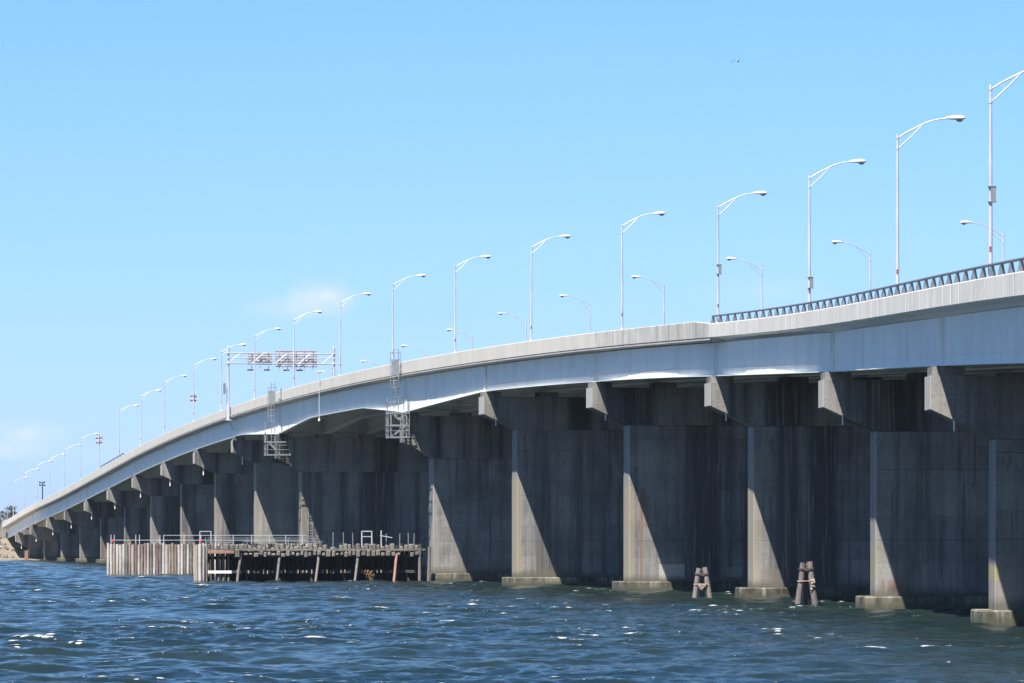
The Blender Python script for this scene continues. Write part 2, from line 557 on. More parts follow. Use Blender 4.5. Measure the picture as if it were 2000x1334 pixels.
# --- parapets
HP = 1.06
m = MB()
rings = []
prof = lambda hp: ((0, 0), (0, hp - .03), (.03, hp), (.30, hp), (.33, hp - .03), (.42, .3), (.55, .125), (.16, .104), (.16, 0))
ds = [s for s in stations(S_RAIL + 6.0, 1e9 if False else S_END)]
for s in [S_RAIL, S_RAIL + 2.0] + ds:
    hp = HP if s > S_RAIL + 3 else (HP - .20 if s < S_RAIL + 1 else HP - .13)
    rings.append([edge_pt(s, o, z) for o, z in prof(hp)])
cut = next(i for i, r in enumerate(rings) if i > 1 and ([S_RAIL, S_RAIL + 2.0] + ds)[i] > 155)
m.sweep(rings[:cut + 1])
m.build('parapet', M['old_parapet'], bridge, BR)['label'] = 'grey streaked solid concrete parapet next to the railing'
m = MB()
m.sweep(rings[cut:])
m.build('parapet', M['parapet'], bridge, BR)
m = MB()
m.sweep([[edge_pt(s, WIDTH - o, z) for o, z in prof(HP)] for s in stations(S0, S_END)])
m.build('parapet', M['parapet'], bridge, BR)
# panelled parapet of the near spans: one continuous body, bright panels and greyer joint strips
PAN, JW = 2.78, .30
st_, mats_ = [], []
s = S_RAIL - .06
while s > S0 + PAN:
    j = random.uniform(-.010, .010)
    for q, o_, mi in ((s, j, 0), (s - (PAN - JW) / 2, j, 0), (s - PAN + JW, j, 0), (s - PAN + JW - .004, .014, 1), (s - PAN + .004, .014, 1)):
        st_.append((q, o_))
        mats_.append(mi)
    s -= PAN
mats_ = [0 if (k % 5) in (0, 1) else 1 for k in range(len(st_))]
m = MB()
m.sweep([[edge_pt(q, o_ + d, z) for d, z in ((0, 0), (0, .80), (.03, .83))] + [edge_pt(q, d, z) for d, z in ((.46, .83), (.50, .79), (.56, .125), (.12, .104), (.12, 0))] for q, o_ in st_])
o = m.build('panelled_parapet', M['panel'], bridge, BR)
o.data.materials.append(M['joint'])
for k, p in enumerate(o.data.polygons):
    if k < (len(st_) - 1) * 8:
        p.material_index = mats_[k // 8]

# --- the steel girders: straight between the piers, so the curved overhang grows and shrinks along each span
TP = 2.1
centres = [-16.0] + PIERS
centres = [c + TP / 2 for c in centres]
centres = [S0 + .5] + centres + [S_END - 2.0]
GIR = [1.12 + k * (WIDTH - 2.24) / 5 for k in range(6)]


# distance of the outer girder from the parapet face at either end of a span (span 2 joins the first two piers in view)
OUTER = {1: (1.08, 1.12), 2: (1.16, 1.14), 3: (1.08, 1.06), 4: (1.02, 1.01), 5: (.99, .90), 6: (.82, .88), 7: (.92, .95), 8: (.90, .96)}


def haunch(s):
    p6, p7 = PIERS[5] + 1, PIERS[6] + 1
    d = 0.0
    if PIERS[4] < s <= p6:
        d = (s - PIERS[4]) / (p6 - PIERS[4])
    elif p6 < s < p6 + 26:
        d = (1 - (s - p6) / 26) ** 1.0
    elif p7 - 27 < s <= p7:
        d = 1 - (p7 - s) / 27
    elif p7 < s < PIERS[7] - 6:
        d = 1 - (s - p7) / (PIERS[7] - 6 - p7)
    return d * 1.0


for gi, off in enumerate(GIR):
    web_mats = M['steel'] if gi == 0 else M['inner_steel']
    for i in range(len(centres) - 1):
        a, b = centres[i] + .025, centres[i + 1] - .025
        oa, ob_ = OUTER.get(i, (1.04, 1.04)) if gi == 0 else (off, off)
        pa, pb = at(a, oa), at(b, ob_)
        m = MB()
        nn = max(8, int((b - a) / 3.5))
        web, fl, tf = [], [], []
        side = Vector((math.cos(hd((a + b) / 2)), math.sin(hd((a + b) / 2)), 0))
        for k in range(nn + 1):
            t = k / nn
            s = a + (b - a) * t
            p = pa.lerp(pb, t)
            zt, zb = ez(s) - .30, ez(s) - 2.33 - haunch(s)
            if gi:
                zt, zb = ez(s) - .36, zb - .012
            web.append([p + side * -.012 + Vector((0, 0, zb)), p + side * -.012 + Vector((0, 0, zt)), p + side * .012 + Vector((0, 0, zt)), p + side * .012 + Vector((0, 0, zb))])
            fw_ = .24 if gi == 0 else .45
            fl.append([p + side * -fw_ + Vector((0, 0, zb - .05)), p + side * -fw_ + Vector((0, 0, zb)), p + side * fw_ + Vector((0, 0, zb)), p + side * fw_ + Vector((0, 0, zb - .05))])
        m.sweep(web)
        m.sweep(fl)
        if gi == 0:
            for k, t in enumerate((.004, .996)):
                s = a + (b - a) * t
                p = pa.lerp(pb, t)
                fw = (pb - pa).normalized()
                zt, zb = ez(s) - .32, ez(s) - 2.325 - haunch(s)
                q = p + fw * (.16 if k == 0 else -.16)
                m.bar(q + side * -.055 + Vector((0, 0, zb)), q + side * -.055 + Vector((0, 0, zt)), .03, .08, up=side)
            for t in ((.30, .70) if i != 7 else (.10, .33, .67, .90)):      # bolted field splices
                s = a + (b - a) * t
                p = pa.lerp(pb, t)
                fw = (pb - pa).normalized()
                zt, zb = ez(s) - .50, ez(s) - 2.16 - haunch(s)
                m.bar(p + side * -.022 + Vector((0, 0, zb)), p + side * -.022 + Vector((0, 0, zt)), .9, .02, up=side)
            if i in (1, 2, 3, 4, 5):
                pts = []
                for k in range(nn + 1):
                    t = .02 + .96 * k / nn
                    pts.append(pa.lerp(pb, t) + side * -.04 + Vector((0, 0, ez(a + (b - a) * t) - 1.92)))
                m.sweep([[q + Vector((0, 0, -.008)), q + Vector((0, 0, .008)), q + side * .03 + Vector((0, 0, .008)), q + side * .03 + Vector((0, 0, -.008))] for q in pts])
        m.build('girder', web_mats, bridge, BR)
# cross frames between the girders under the two longest visible openings
for i in range(len(centres) - 1):
    if not (4 <= i <= 9):
        continue
    m = MB()
    a, b = centres[i], centres[i + 1]
    for t in (.25, .5, .75):
        s = a + (b - a) * t
        for k in range(5):
            p, q = at(s, GIR[k] + .02), at(s, GIR[k + 1] - .02)
            z0 = ez(s) - 2.1 - haunch(s)
            z1 = ez(s) - .7
            P0, P1 = p + Vector((0, 0, z0)), q + Vector((0, 0, z0))
            Q0, Q1 = p + Vector((0, 0, z1)), q + Vector((0, 0, z1))
            m.bar(P0, P1, .12)
            mid = (P0 + P1) / 2
            m.bar(Q0, mid + Vector((0, 0, .1)), .10)
            m.bar(Q1, mid + Vector((0, 0, .1)), .10)
    m.build('cross_frame', M['inner_steel'], bridge, BR)

# --- piers
RUST = (.19, .085, .04)
BUFF = (.33, .27, .18)
PALE = (.42, .41, .37)
special = {
    0: [(.0, .9, 1.0, 3.0, (.30, .24, .20), .5, .25), (-.5, .25, 1.9, 2.5, (.34, .32, .08), .6, .12)],
    1: [(-.2, .35, 1.6, 3.4, (.30, .28, .09), .35, .15), (.15, 1.4, .8, 1.5, (.20, .085, .05), .7, .2), (.6, 1.9, .8, 1.25, (.07, .065, .06), .7, .15)],
    2: [(.42, 1.75, .6, 1.85, (.19, .155, .13), .55, .05), (-.2, .5, .5, 9, BUFF, .55, .15)],
    3: [(-.3, .35, .5, 7.6, BUFF, .75, .12), (.74, 1.02, .8, 7.3, RUST, .85, .16), (.42, .66, .8, 9.0, (.10, .085, .07), .75, .12), (1.1, 1.5, 4.6, 7.0, RUST, .5, .2),
        (2.2, 4.05, .85, 1.95, PALE, .9, .03), (7.1, 8.3, 1.0, 1.75, PALE, .30, .04)],
    4: [(-.3, .4, .5, 8.6, BUFF, .8, .14), (.4, 4.2, .6, 1.35, (.13, .115, .09), .7, .2)],
    5: [(.0, .5, .5, 8, (.35, .335, .29), .5, .2), (0, 9, .5, 1.35, (.17, .15, .11), .55, .1), (.35, .75, 5.9, 6.6, (.11, .10, .09), .7, .15)],
    7: [(-.3, 8, .5, 14, (.30, .27, .21), .4, .4)], 9: [(-.2, .6, .5, 5.0, BUFF, .5, .2)], 12: [(.3, 2.5, .5, 4, (.24, .15, .09), .7, .2)], 11: [(.2, 1.2, .5, 4, BUFF, .6, .2)],
}
for pi, s in enumerate([-16.0] + PIERS):
    idx = pi - 1
    e = ez(s + TP / 2)
    lower = 1.0 if idx in (5, 6) else 0.0
    main = idx in (5, 6)
    T = TP + (.5 if main else 0)
    loc = at(s)
    h = hd(s)
    zj = e - (7.5 if main else 5.5)
    zt = e - (3.72 if main else 2.82)
    zend = e - (6.06 if main else 4.24)
    c_in = OC + (.12 if main else 0)
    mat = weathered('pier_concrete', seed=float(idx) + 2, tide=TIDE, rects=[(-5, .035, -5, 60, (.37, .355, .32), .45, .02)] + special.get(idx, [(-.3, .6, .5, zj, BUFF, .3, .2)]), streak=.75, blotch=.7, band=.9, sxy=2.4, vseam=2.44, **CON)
    ground = -.6 if idx < 15 else -.2
    m = MB()
    # shaft with slightly rounded near corners (local frame: x across the bridge, y along it)
    x0, x1 = 0.0, WIDTH - 2 * OS
    m.bbox(x0, x1, .0, T, ground, zj, .04)
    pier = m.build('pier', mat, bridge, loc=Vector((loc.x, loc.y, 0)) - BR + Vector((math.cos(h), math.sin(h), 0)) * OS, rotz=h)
    m = MB()
    b = OS
    poly = [(c_in - b, zend), (c_in - b, zt), (WIDTH - c_in - b, zt), (WIDTH - c_in - b, zend), (WIDTH - OS - b + .02, zj), (-.02, zj)]
    m.prism(poly[::-1], -.03, T + .03)
    ped = e - (3.37 if main else 2.42)
    for g in GIR:
        gx = g - b
        m.box(max(gx - .8, c_in - b + .10), gx + .8, .12, T - .12, zt - .02, ped + .04 - .05)
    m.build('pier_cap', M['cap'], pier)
    for g in GIR[:2]:
        m = MB()
        m.box(g - b - .3, g - b + .3, .45, T - .45, ped - .02, e - 2.38 - haunch(s + 1) - (0 if g == GIR[0] else .012))
        m.build('bearing', M['dark'], pier)
    if idx < 15:
        m = MB()
        ftop = (.64, .70, .70, .72, .70, .76)[idx] if 0 <= idx < 6 else .72
        m.bbox(OF - b, x1 + (b - OF), -1.02, T + 1.02, -1.5, ftop, .07)
        m.build('footing', M['footing'], pier)
    if idx != 5 and idx != 6:
        m = MB()
        pxl = (1.50 if idx < 7 else 1.62) - b
        zs = zend - (pxl - (c_in - b)) / (OS - c_in) * (zend - zj)
        m.tube([(pxl, .30, zs + .25), (pxl, .30, zs - (.45 if idx < 6 else .95))], .055 if idx < 6 else .085, 8)
        m.build('drain_pipe', M['white'] if idx >= 7 else M['pole'], pier)
    if idx == 6:
        m = MB()
        for dx in (0.75, 1.25):
            m.bar((dx, -.18, 3.4), (dx, -.18, 8.0), .05)
        z = 3.6
        while z < 8:
            m.bar((.75, -.18, z), (1.25, -.18, z), .035)
            z += .3
        for z in np.arange(4.0, 8.1, .8):
            m.tube([(.7, -.16, z), (.68, -.75, z), (1.0, -.92, z), (1.32, -.75, z), (1.3, -.16, z)], .02, 5)
        m.build('ladder', M['galv'], pier)
# --- abutment at the far end
m = MB()
h = hd(S_END)
ea = ez(S_END)
m.box(-.6, WIDTH + .6, 0, 1.6, -1, ea - 2.5)
m.box(-.2, WIDTH + .2, 1.0, 2.2, ea - 2.5, ea + .1)
m.prism([(-1.0, -1), (-1.0, ea + .2), (-.6, ea + .6), (.0, ea + .6), (.0, -1)], 2.2, 30)
m.build('abutment', M['cap'], bridge, loc=at(S_END) - BR, rotz=h)

# ------------------------------------------------------------------ metal railing on the panelled parapet
A0 = at(S_RAIL)
railing = thing('railing', 'dark grey metal railing with tapered posts along the panelled concrete parapet', 'railing', (A0.x, A0.y, ez(S_RAIL) + .83))
RO = Vector(railing.location)
m = MB()
rr = [edge_pt(s, .22, .83 + .47) for s in stations(S0 + 4, S_RAIL, 4)]
m.tube(rr, .062, 8)
m.build('handrail', M['rail'], railing, RO)
m = MB()
# a tapered plate standing across the parapet, with flanges and a base plate
for w in (-.05, .05):
    m.hexa([(-.13, w - .012, 0), (.13, w - .012, 0), (.13, w + .012, 0), (-.13, w + .012, 0), (-.055, w - .012, .43), (.055, w - .012, .43), (.055, w + .012, .43), (-.055, w + .012, .43)])
m.hexa([(-.142, -.05, 0), (-.112, -.05, 0), (-.112, .05, 0), (-.142, .05, 0), (-.06, -.05, .43), (-.03, -.05, .43), (-.03, .05, .43), (-.06, .05, .43)])
m.hexa([(.112, -.05, 0), (.142, -.05, 0), (.142, .05, 0), (.112, .05, 0), (.03, -.05, .43), (.06, -.05, .43), (.06, .05, .43), (.03, .05, .43)])
m.box(-.17, .17, -.09, .09, -.004, .025)
post_me = m.mesh('post', M['rail'])
s = S_RAIL - .25
while s > S0 + 4:
    o = bpy.data.objects.new('post', post_me)
    COL.objects.link(o)
    o.parent = railing
    o.location = edge_pt(s, .22, .83) - RO
    o.rotation_euler.z = hd(s)
    s -= PAN

# ------------------------------------------------------------------ street lamps
ORD = ['first', 'second', 'third', 'fourth', 'fifth', 'sixth', 'seventh', 'eighth', 'ninth', 'tenth', 'eleventh', 'twelfth', 'thirteenth', 'fourteenth',
       'fifteenth', 'sixteenth', 'seventeenth', 'eighteenth', 'nineteenth', 'twentieth', 'twenty-first', 'twenty-second', 'twenty-third']


def lamp(height, name='street_lamp', brace=True, head=True, zh=0.0):
    """local frame: x across the road (towards the carriageway), z up from the parapet top"""
    t = thing(name, 'grey street lamp on the bridge parapet', 'street lamp', group=None)
    m = MB()
    m.tube([(0, 0, 0), (0, 0, height * .5), (0, 0, height)], [.088, .075, .058], 10)
    m.box(-.16, .16, -.16, .16, 0, .03)
    m.tube([(0, 0, .03), (0, 0, .12)], [.12, .095], 10)
    for sx in (-.12, .12):
        for sy in (-.12, .12):
            m.tube([(sx, sy, .03), (sx, sy, .08)], .018, 6)
    m.build('pole', M['pole'], t)
    m = MB()
    H = height
    pts = [(.03, 0, H - .17), (.38, 0, H + .05), (.75, 0, H + .25), (1.1, 0, H + .42), (1.43, 0, H + .56), (1.75, 0, H + .65), (2.05, 0, H + .69), (2.3, 0, H + .70)]
    m.tube(pts, [.034, .034, .033, .032, .031, .03, .029, .028], 8)
    if brace:
        m.tube([(.03, 0, H - .66), (.6, 0, H - .14), (1.16, 0, H + .43)], .027, 8)
        m.bar((.5, 0, H + .11), (.5, 0, H - .2), .02)
    m.tube([(0, 0, H - .22), (0, 0, H - .10)], .075, 10)
    m.tube([(0, 0, H - .71), (0, 0, H - .60)], .077, 10)
    m.build('arm', M['pole'], t)
    m = MB()
    prof = [(2.14, .04, .05), (2.26, .085, .09), (2.45, .14, .125), (2.65, .19, .15), (2.82, .20, .15), (2.97, .15, .12), (3.06, .05, .05)]
    rings = []
    for x, w, hgt in prof:
        rings.append([(x, w * math.cos(a), H + .705 + hgt * (math.sin(a) * (1.0 if math.sin(a) > 0 else .45))) for a in [2 * math.pi * q / 12 for q in range(12)]])
    b0 = len(m.f)
    m.sweep(rings)
    m.sm = [True] * len(m.f)
    m.build('lamp_head', M['head'], t)
    m = MB()
    m.ellipsoid((2.80, 0, H + .66), (.17, .14, .115), 12, 8)
    m.build('lens', M['lens'], t)
    return t


def tag_plate(parent, z, r=.085, mat=None):
    m = MB()
    for k in range(2):
        a0, a1 = math.radians(235), math.radians(290)
        n = 5
        vs, fs = [], []
        z0, z1 = z + k * .11, z + k * .11 + .085
        for q in range(n + 1):
            a = a0 + (a1 - a0) * q / n
            for zz in (z0, z1):
                for rr_ in (r, r + .008):
                    vs.append((rr_ * math.cos(a), rr_ * math.sin(a), zz))
        for q in range(n):
            b = q * 4
            fs += [(b + 1, b + 5, b + 7, b + 3), (b, b + 2, b + 6, b + 4), (b, b + 4, b + 5, b + 1), (b + 2, b + 3, b + 7, b + 6)]
        fs += [(0, 1, 3, 2), (n * 4, n * 4 + 2, n * 4 + 3, n * 4 + 1)]
        m.add(vs, fs)
    return m.build('number_tag', mat or M['red'], parent)


POLE_H = 8.40
proto_solid = lamp(POLE_H - HP)
tag_plate(proto_solid, .95)
proto_panel = lamp(POLE_H - .27 - .83)
tag_plate(proto_panel, 1.0)
near = []
used = set()
for i, s in enumerate(LAMPS):
    pr_ = proto_panel if i < 4 else proto_solid
    if id(pr_) in used:
        o = copy_tree(pr_)
    else:
        o = pr_
        used.add(id(pr_))
    hp = .83 if i < 4 else HP
    extra = -.25 if 17 <= i <= 19 else 0
    o.location = edge_pt(s, .20 if i >= 4 else .34, hp - .006)
    o.rotation_euler.z = hd(s)
    o['label'] = f'tall grey street lamp, {ORD[i]} from the right along the near parapet'
    o['group'] = 'street lamps along the near parapet'
    o.rotation_euler.x, o.rotation_euler.y = R(random.uniform(-.35, .35)), R(random.uniform(-.3, .3))
    near.append(o)
    if extra < 0:
        o.location.z += extra


def add_box(o, z, label=None):
    m = MB()
    m.box(.0, .20, -.13, .11, z, z + .54)
    m.box(-.09, .22, -.15, .13, z + .54, z + .575)
    m.box(-.09, .22, -.15, .13, z - .035, z)
    m.build('junction_box', M['box'], o)


add_box(near[0], 2.9)
add_box(near[2], 1.3)
add_box(near[3], 3.05)
near[0]['label'] = 'tallest grey street lamp at the right edge with a box halfway up its pole'
near[2]['label'] = 'grey street lamp, third from the right, with a box low on its pole'
near[3]['label'] = 'grey street lamp, fourth from the right, where the metal railing ends'


def sign_back(o, w, h_, z, bars=2):
    m = MB()
    m.box(-w / 2, w / 2, .09, .11, z, z + h_)
    m.build('sign_panel', M['sign'], o)
    m = MB()
    for k in range(bars):
        zz = z + h_ * (.25 + .5 * k)
        m.box(-w / 2 + .05, w / 2 - .05, .04, .085, zz - .04, zz + .04)
    m.build('sign_bracket', M['dark'], o)


sign_back(near[12], .85, 1.1, 2.5)
near[12]['label'] = 'grey street lamp, thirteenth from the right, with a small sign on its pole'
for i, s in enumerate(FAR_LAMPS):
    if i == 0:
        far0 = lamp(POLE_H - HP + .2)
        o = far0
    elif i == 7:
        o = lamp(POLE_H - HP + .2, brace=False)
    else:
        o = copy_tree(far0)
    dz = [-.83, -.6, -.27, 0, 0, 0, 0, 0, 0][i]
    o.location = edge_pt(s, WIDTH - .2, HP - .006 + 0)
    o.location.z += max(dz, -.9)
    o.rotation_euler.z = hd(s) + math.pi
    o['label'] = f'street lamp with its arm to the left, {ORD[i]} from the right along the far parapet'
    o['group'] = 'street lamps along the far parapet'
# the pole seventeenth in the row carries a sign and no arm: replace it
for ch in list(near[16].children):
    bpy.data.objects.remove(ch)
sp = near[16]
sp.name = 'sign_pole'
sp['category'] = 'sign pole'
sp['label'] = 'thin pole with a rectangular sign on the far descending part of the bridge'
del sp['group']
m = MB()
m.tube([(0, 0, 0), (0, 0, 5.6), (0, 0, 8.2)], [.075, .06, .03], 8)
m.build('pole', M['pole'], sp)
sign_back(sp, 1.15, 1.45, 4.0)

# dark floodlight mast rising behind the parapet near the shore end
Zm = 1010.0
mx_ = (83 - 1000) / FPX * Zm
mast = thing('floodlight_mast', 'dark mast with two pairs of floodlights above the far end of the bridge', 'floodlight mast', (mx_, Zm, 0))
m = MB()
mtop = CAM_H + (1060.45 - 941) / FPX * Zm
m.tube([(0, 0, 1.0), (0, 0, mtop)], [.2, .13], 8)
m.bar((-.7, 0, mtop - .25), (.55, 0, mtop - .25), .12)
m.bar((-.7, 0, mtop - .85), (.55, 0, mtop - .85), .12)
m.build('pole', M['dark'], mast)
for (dx, dz) in ((-.55, -.15), (.45, -.15), (-.55, -.75), (.45, -.8)):
    m = MB()
    m.hexa([(dx - .22, -.2, mtop + dz - .18), (dx + .22, -.2, mtop + dz - .18), (dx + .15, .15, mtop + dz - .1), (dx - .15, .15, mtop + dz - .1),
            (dx - .22, -.2, mtop + dz + .2), (dx + .22, -.2, mtop + dz + .2), (dx + .15, .15, mtop + dz + .12), (dx - .15, .15, mtop + dz + .12)])
    m.build('floodlight', M['dark'], mast)

# low dark guard rail standing on the parapet far down the ramp
gA = edge_pt(514, .10, HP)
guard = thing('guard_rail', 'low dark rail standing on the parapet of the far ramp', 'guard rail', gA)
m = MB()
m.sweep([[edge_pt(s, o, HP + z) for o, z in ((.02, .16), (.02, .34), (.07, .34), (.07, .16))] for s in stations(514, 555)])
m.build('rail', M['rail'], guard, gA)
for k in range(8):
    s = 514.5 + k * 5.7
    m = MB()
    p = edge_pt(s, .12, HP)
    m.bar(p + Vector((0, 0, -.01)), p + Vector((0, 0, .33)), .09)
    m.build('post', M['rail'], guard, gA)

# ------------------------------------------------------------------ sign gantry over half of the road
sG = 371.4
g0 = edge_pt(sG, -.35, 0)
gantry = thing('sign_gantry', 'grey truss gantry holding two road signs seen from behind', 'sign gantry', g0, hd(sG))
GW = 12.6


def truss_post(x):
    m = MB()
    zb = -.5 if x < 1 else 0.2
    for dy in (-.35, .35):
        m.tube([(x, dy, zb), (x, dy, 8.1)], .13, 10)
    for z in np.arange(.6, 7.6, 1.3):
        m.bar((x, -.35, z), (x, .35, z + 1.2), .06)
    m.box(x - .25, x + .25, -.6, .6, zb, zb + .06)
    if x < 1:
        m.bar((x, 0, -.45), (x + .55, 0, -1.6), .10)
        m.bar((x + .15, .7, -.3), (x + .75, .7, -1.7), .10)
        m.box(x - .3, x + .45, -.7, .8, -.56, -.5)
    return m.build('gantry_post', M['pole'], gantry)


truss_post(0.0)
truss_post(GW)
m = MB()
for dy in (-.55, .55):
    for z in (6.2, 7.4):
        m.tube([(-.35, dy, z), (GW + .35, dy, z)], .045, 8)
    m.tube([(-.35, dy, 6.85), (GW + .35, dy, 6.85)], .035, 6)
    n = 9
    for k in range(n):
        x0, x1 = GW * k / n, GW * (k + 1) / n
        a, b = (6.2, 7.4) if k % 2 == 0 else (7.4, 6.2)
        m.tube([(x0, dy, a), (x1, dy, b)], .035, 6)
for k in range(10):
    x = GW * k / 9
    for z in (6.2, 7.4):
        m.bar((x, -.55, z), (x, .55, z), .05)
m.build('truss', M['pole'], gantry)
for (x0, x1, z0, z1) in ((2.4, 5.35, 6.12, 7.62), (5.7, 10.75, 5.85, 7.85)):
    m = MB()
    m.box(x0, x1, .80, .83, z0, z1)
    sgn = m.build('sign_panel', M['sign'], gantry)
    m = MB()
    z = z0 + .06
    while z < z1:
        m.box(x0 + .02, x1 - .02, .77, .797, z, z + .07)
        z += .3
    x = x0 + .5
    while x < x1:
        m.box(x - .04, x + .04, .725, .767, z0 - .5, z1)
        x += 1.0
    m.build('stiffener', M['stiff'], sgn)
for (x0, x1) in ((2.9, 4.9), (7.2, 8.8)):
    for x in (x0, x1):
        m = MB()
        m.bar((x, .75, 5.75), (x, 2.0, 5.55), .06)
        m.box(x - .35, x + .35, 1.9, 2.25, 5.45, 5.6)
        m.build('sign_light', M['dark'], gantry)
    m = MB()
    m.bar((x0 - .3, .75, 5.62), (x1 + .3, .75, 5.62), .07)
    m.build('light_bracket', M['pole'], gantry)
m = MB()
m.box(-.55, -.30, -.3, .2, 2.6, 3.85)
m.build('control_box', M['box'], gantry)

# ------------------------------------------------------------------ maintenance platforms with caged ladders at the channel piers


def platform(s, ladder_top, decks, x_in, x_out, label, ladder_x, diag=True):
    base = at(s, 0, decks[-1])
    t = thing('inspection_platform', label, 'inspection platform', base, hd(s))
    z0 = base.z
    m = MB()
    lo = decks[-1] - z0
    for dx in (-.2, .2):
        m.bar((ladder_x + dx, -.7, decks[0] - z0), (ladder_x + dx, -.7, ladder_top - z0), .07)
    z = decks[0] - z0 + .2
    while z < ladder_top - z0:
        m.bar((ladder_x - .2, -.7, z), (ladder_x + .2, -.7, z), .035)
        z += .3
    m.build('ladder', M['galv'], t)
    m = MB()
    zs = np.arange(decks[0] - z0 + 2.2, ladder_top - z0 + .05, .62)
    for z in zs:
        m.tube([(ladder_x - .22, -.7, z), (ladder_x - .55, -.85, z), (ladder_x - .62, -1.2, z), (ladder_x - .35, -1.5, z), (ladder_x + .1, -1.5, z), (ladder_x + .3, -1.2, z), (ladder_x + .22, -.7, z)], .022, 5)
    for dx, dy in ((-.55, -.85), (-.62, -1.2), (-.35, -1.5), (.1, -1.5), (.3, -1.2)):
        m.bar((ladder_x + dx, dy, zs[0]), (ladder_x + dx, dy, zs[-1]), .035)
    m.build('safety_cage', M['galv'], t)
    # mesh sheet at the height of the parapet, closing the cage
    m = MB()
    e = ez(s) - z0
    m.box(ladder_x - .56, ladder_x + .1, -1.545, -1.53, e - .15, e + 1.25)
    m.build('cage_sheet', M['galv'], t)
    for k, d in enumerate(decks):
        m = MB()
        zz = d - z0
        for y in (-1.68, -.5, .88):
            m.bar((x_out, y, zz - .06), (x_in, y, zz - .06), .06, .12)
        for x in np.linspace(x_out + .03, x_in - .03, 3):
            m.bar((x, -1.65, zz - .07), (x, .85, zz - .07), .05, .08)
        for y in np.arange(-1.4, .8, .45):
            m.bar((x_out + .06, y, zz - .02), (x_in - .06, y, zz - .02), .03, .03)
        m.build('deck_grating', M['galv'], t)
        m = MB()
        for x in ((x_out + .03, x_in - .03) if k < len(decks) - 1 else (x_out + .03, (x_out + x_in) / 2, x_in - .03)):
            m.bar((x, -1.66, zz), (x, -1.66, zz + 1.0), .045)
        for y in (-.4, .86):
            m.bar((x_out + .03, y, zz), (x_out + .03, y, zz + 1.0), .045)
        for hz in ((.5, 1.0) if k == len(decks) - 1 else (.95,)):
            m.bar((x_out, -1.66, zz + hz), (x_in, -1.66, zz + hz), .05)
            m.bar((x_out + .03, -1.66, zz + hz), (x_out + .03, .9, zz + hz), .05)
        m.build('guard_rail', M['galv'], t)
    m = MB()
    for k in range(len(decks) - 1):
        a, b = decks[k] - z0, decks[k + 1] - z0
        for dy in (-1.2, -.6):
            (m.bar((x_out + .25 + (.0 if k % 2 == 0 else 1.3), dy, a), (x_out + .25 + (1.3 if k % 2 == 0 else .0), dy, b), .05, .16))
        m.bar((x_out + .1, -1.6, a), (x_out + .1, -1.6, b), .08)
        m.bar((x_in - .3, -1.6, a), (x_in - .3, -1.6, b), .08)
    top = decks[0] - z0
    m.build('brace', M['galv'], t)
    for x in (x_out + .1, x_in - .15):
        m = MB()
        m.bar((x, .6, lo), (x, .6, ez(s) - 2.0 - z0), .08)
        m.build('hanger', M['galv'], t)
    return t


platform(PIERS[5] - .9, ez(PIERS[5]) + 2.2, [15.1, 14.0, 12.95], .62, -1.15, 'grey steel ladder and stacked platforms hung by the nearer channel pier', -.45)
platform(PIERS[6] - .9, ez(PIERS[6]) + 2.2, [14.55, 13.15], 1.9, -.95, 'grey steel ladder and single low platform hung by the farther channel pier', -.15)

# navigation light hung from the middle of the channel span
sN = 291.4
nb = edge_pt(sN, -.12, 0)
nav = thing('navigation_light', 'thin pipe with a small light hung over the side at the channel middle', 'navigation light', nb, hd(sN))
m = MB()
m.tube([(-.05, 0, -2.9), (-.05, 0, 1.9)], .045, 8)
m.bar((-.05, 0, .85), (.35, 0, .85), .06)
m.bar((-.05, 0, .2), (.12, 0, .2), .05)
m.build('pipe', M['pole'], nav)
m = MB()
m.ellipsoid((-.05, 0, -3.0), (.12, .12, .18), 10, 8)
m.build('lamp', M['white'], nav)
m = MB()
m.box(-.4, .55, -.1, .1, 1.9, 2.02)
m.ellipsoid((-.02, 0, 1.86), (.22, .12, .09), 10, 6)
m.build('lamp_shade', M['head'], nav)
nb = edge_pt(PIERS[6] - 8.0, -.06, 0)
m = MB()
m.box(-.22, .02, -.25, .25, -.02, .22)
m.box(-.06, .1, -.1, .1, .22, 1.3)
o = m.build('junction_box', M['box'], None, loc=nb, rotz=hd(PIERS[6] - 8))
tag(o, 'small dark box on the outer face of the parapet beside the farther platform', 'junction box')


# ------------------------------------------------------------------ timber fenders
def pile_into(m, p0, p1, r, n=9, jit=.018):
    p0, p1 = Vector(p0), Vector(p1)
    k = 4
    pts = [p0.lerp(p1, i / k) + Vector((random.uniform(-jit, jit), random.uniform(-jit, jit), 0)) for i in range(k + 1)]
    m.tube(pts, [r * random.uniform(.94, 1.05) for _ in pts], n)


HN = hd(250)
nv = Vector((math.cos(HN), math.sin(HN), 0))
tv = Vector((-math.sin(HN), math.cos(HN), 0))
# near fender: walkway towards us, dark pile wall behind, battered piles in front
F0 = Vector((-27.9, 394.0, 0))
near_f = thing('timber_fender', 'dark timber fender with walkway and raking piles beside the nearer channel pier', 'fender', F0, HN)
FL = 20.75
n_w = 46
for i in range(n_w):
    x = 1.3 + (FL - 1.6) * i / (n_w - 1)
    m = MB()
    pile_into(m, (x, 2.4, -1.2), (x + random.uniform(-.03, .03), 2.4, 3.30 + random.uniform(-.22, .16)), .17 * random.uniform(.9, 1.1))
    m.build('pile', M['dark_timber'] if i > 3 else M['grey_timber'], near_f)
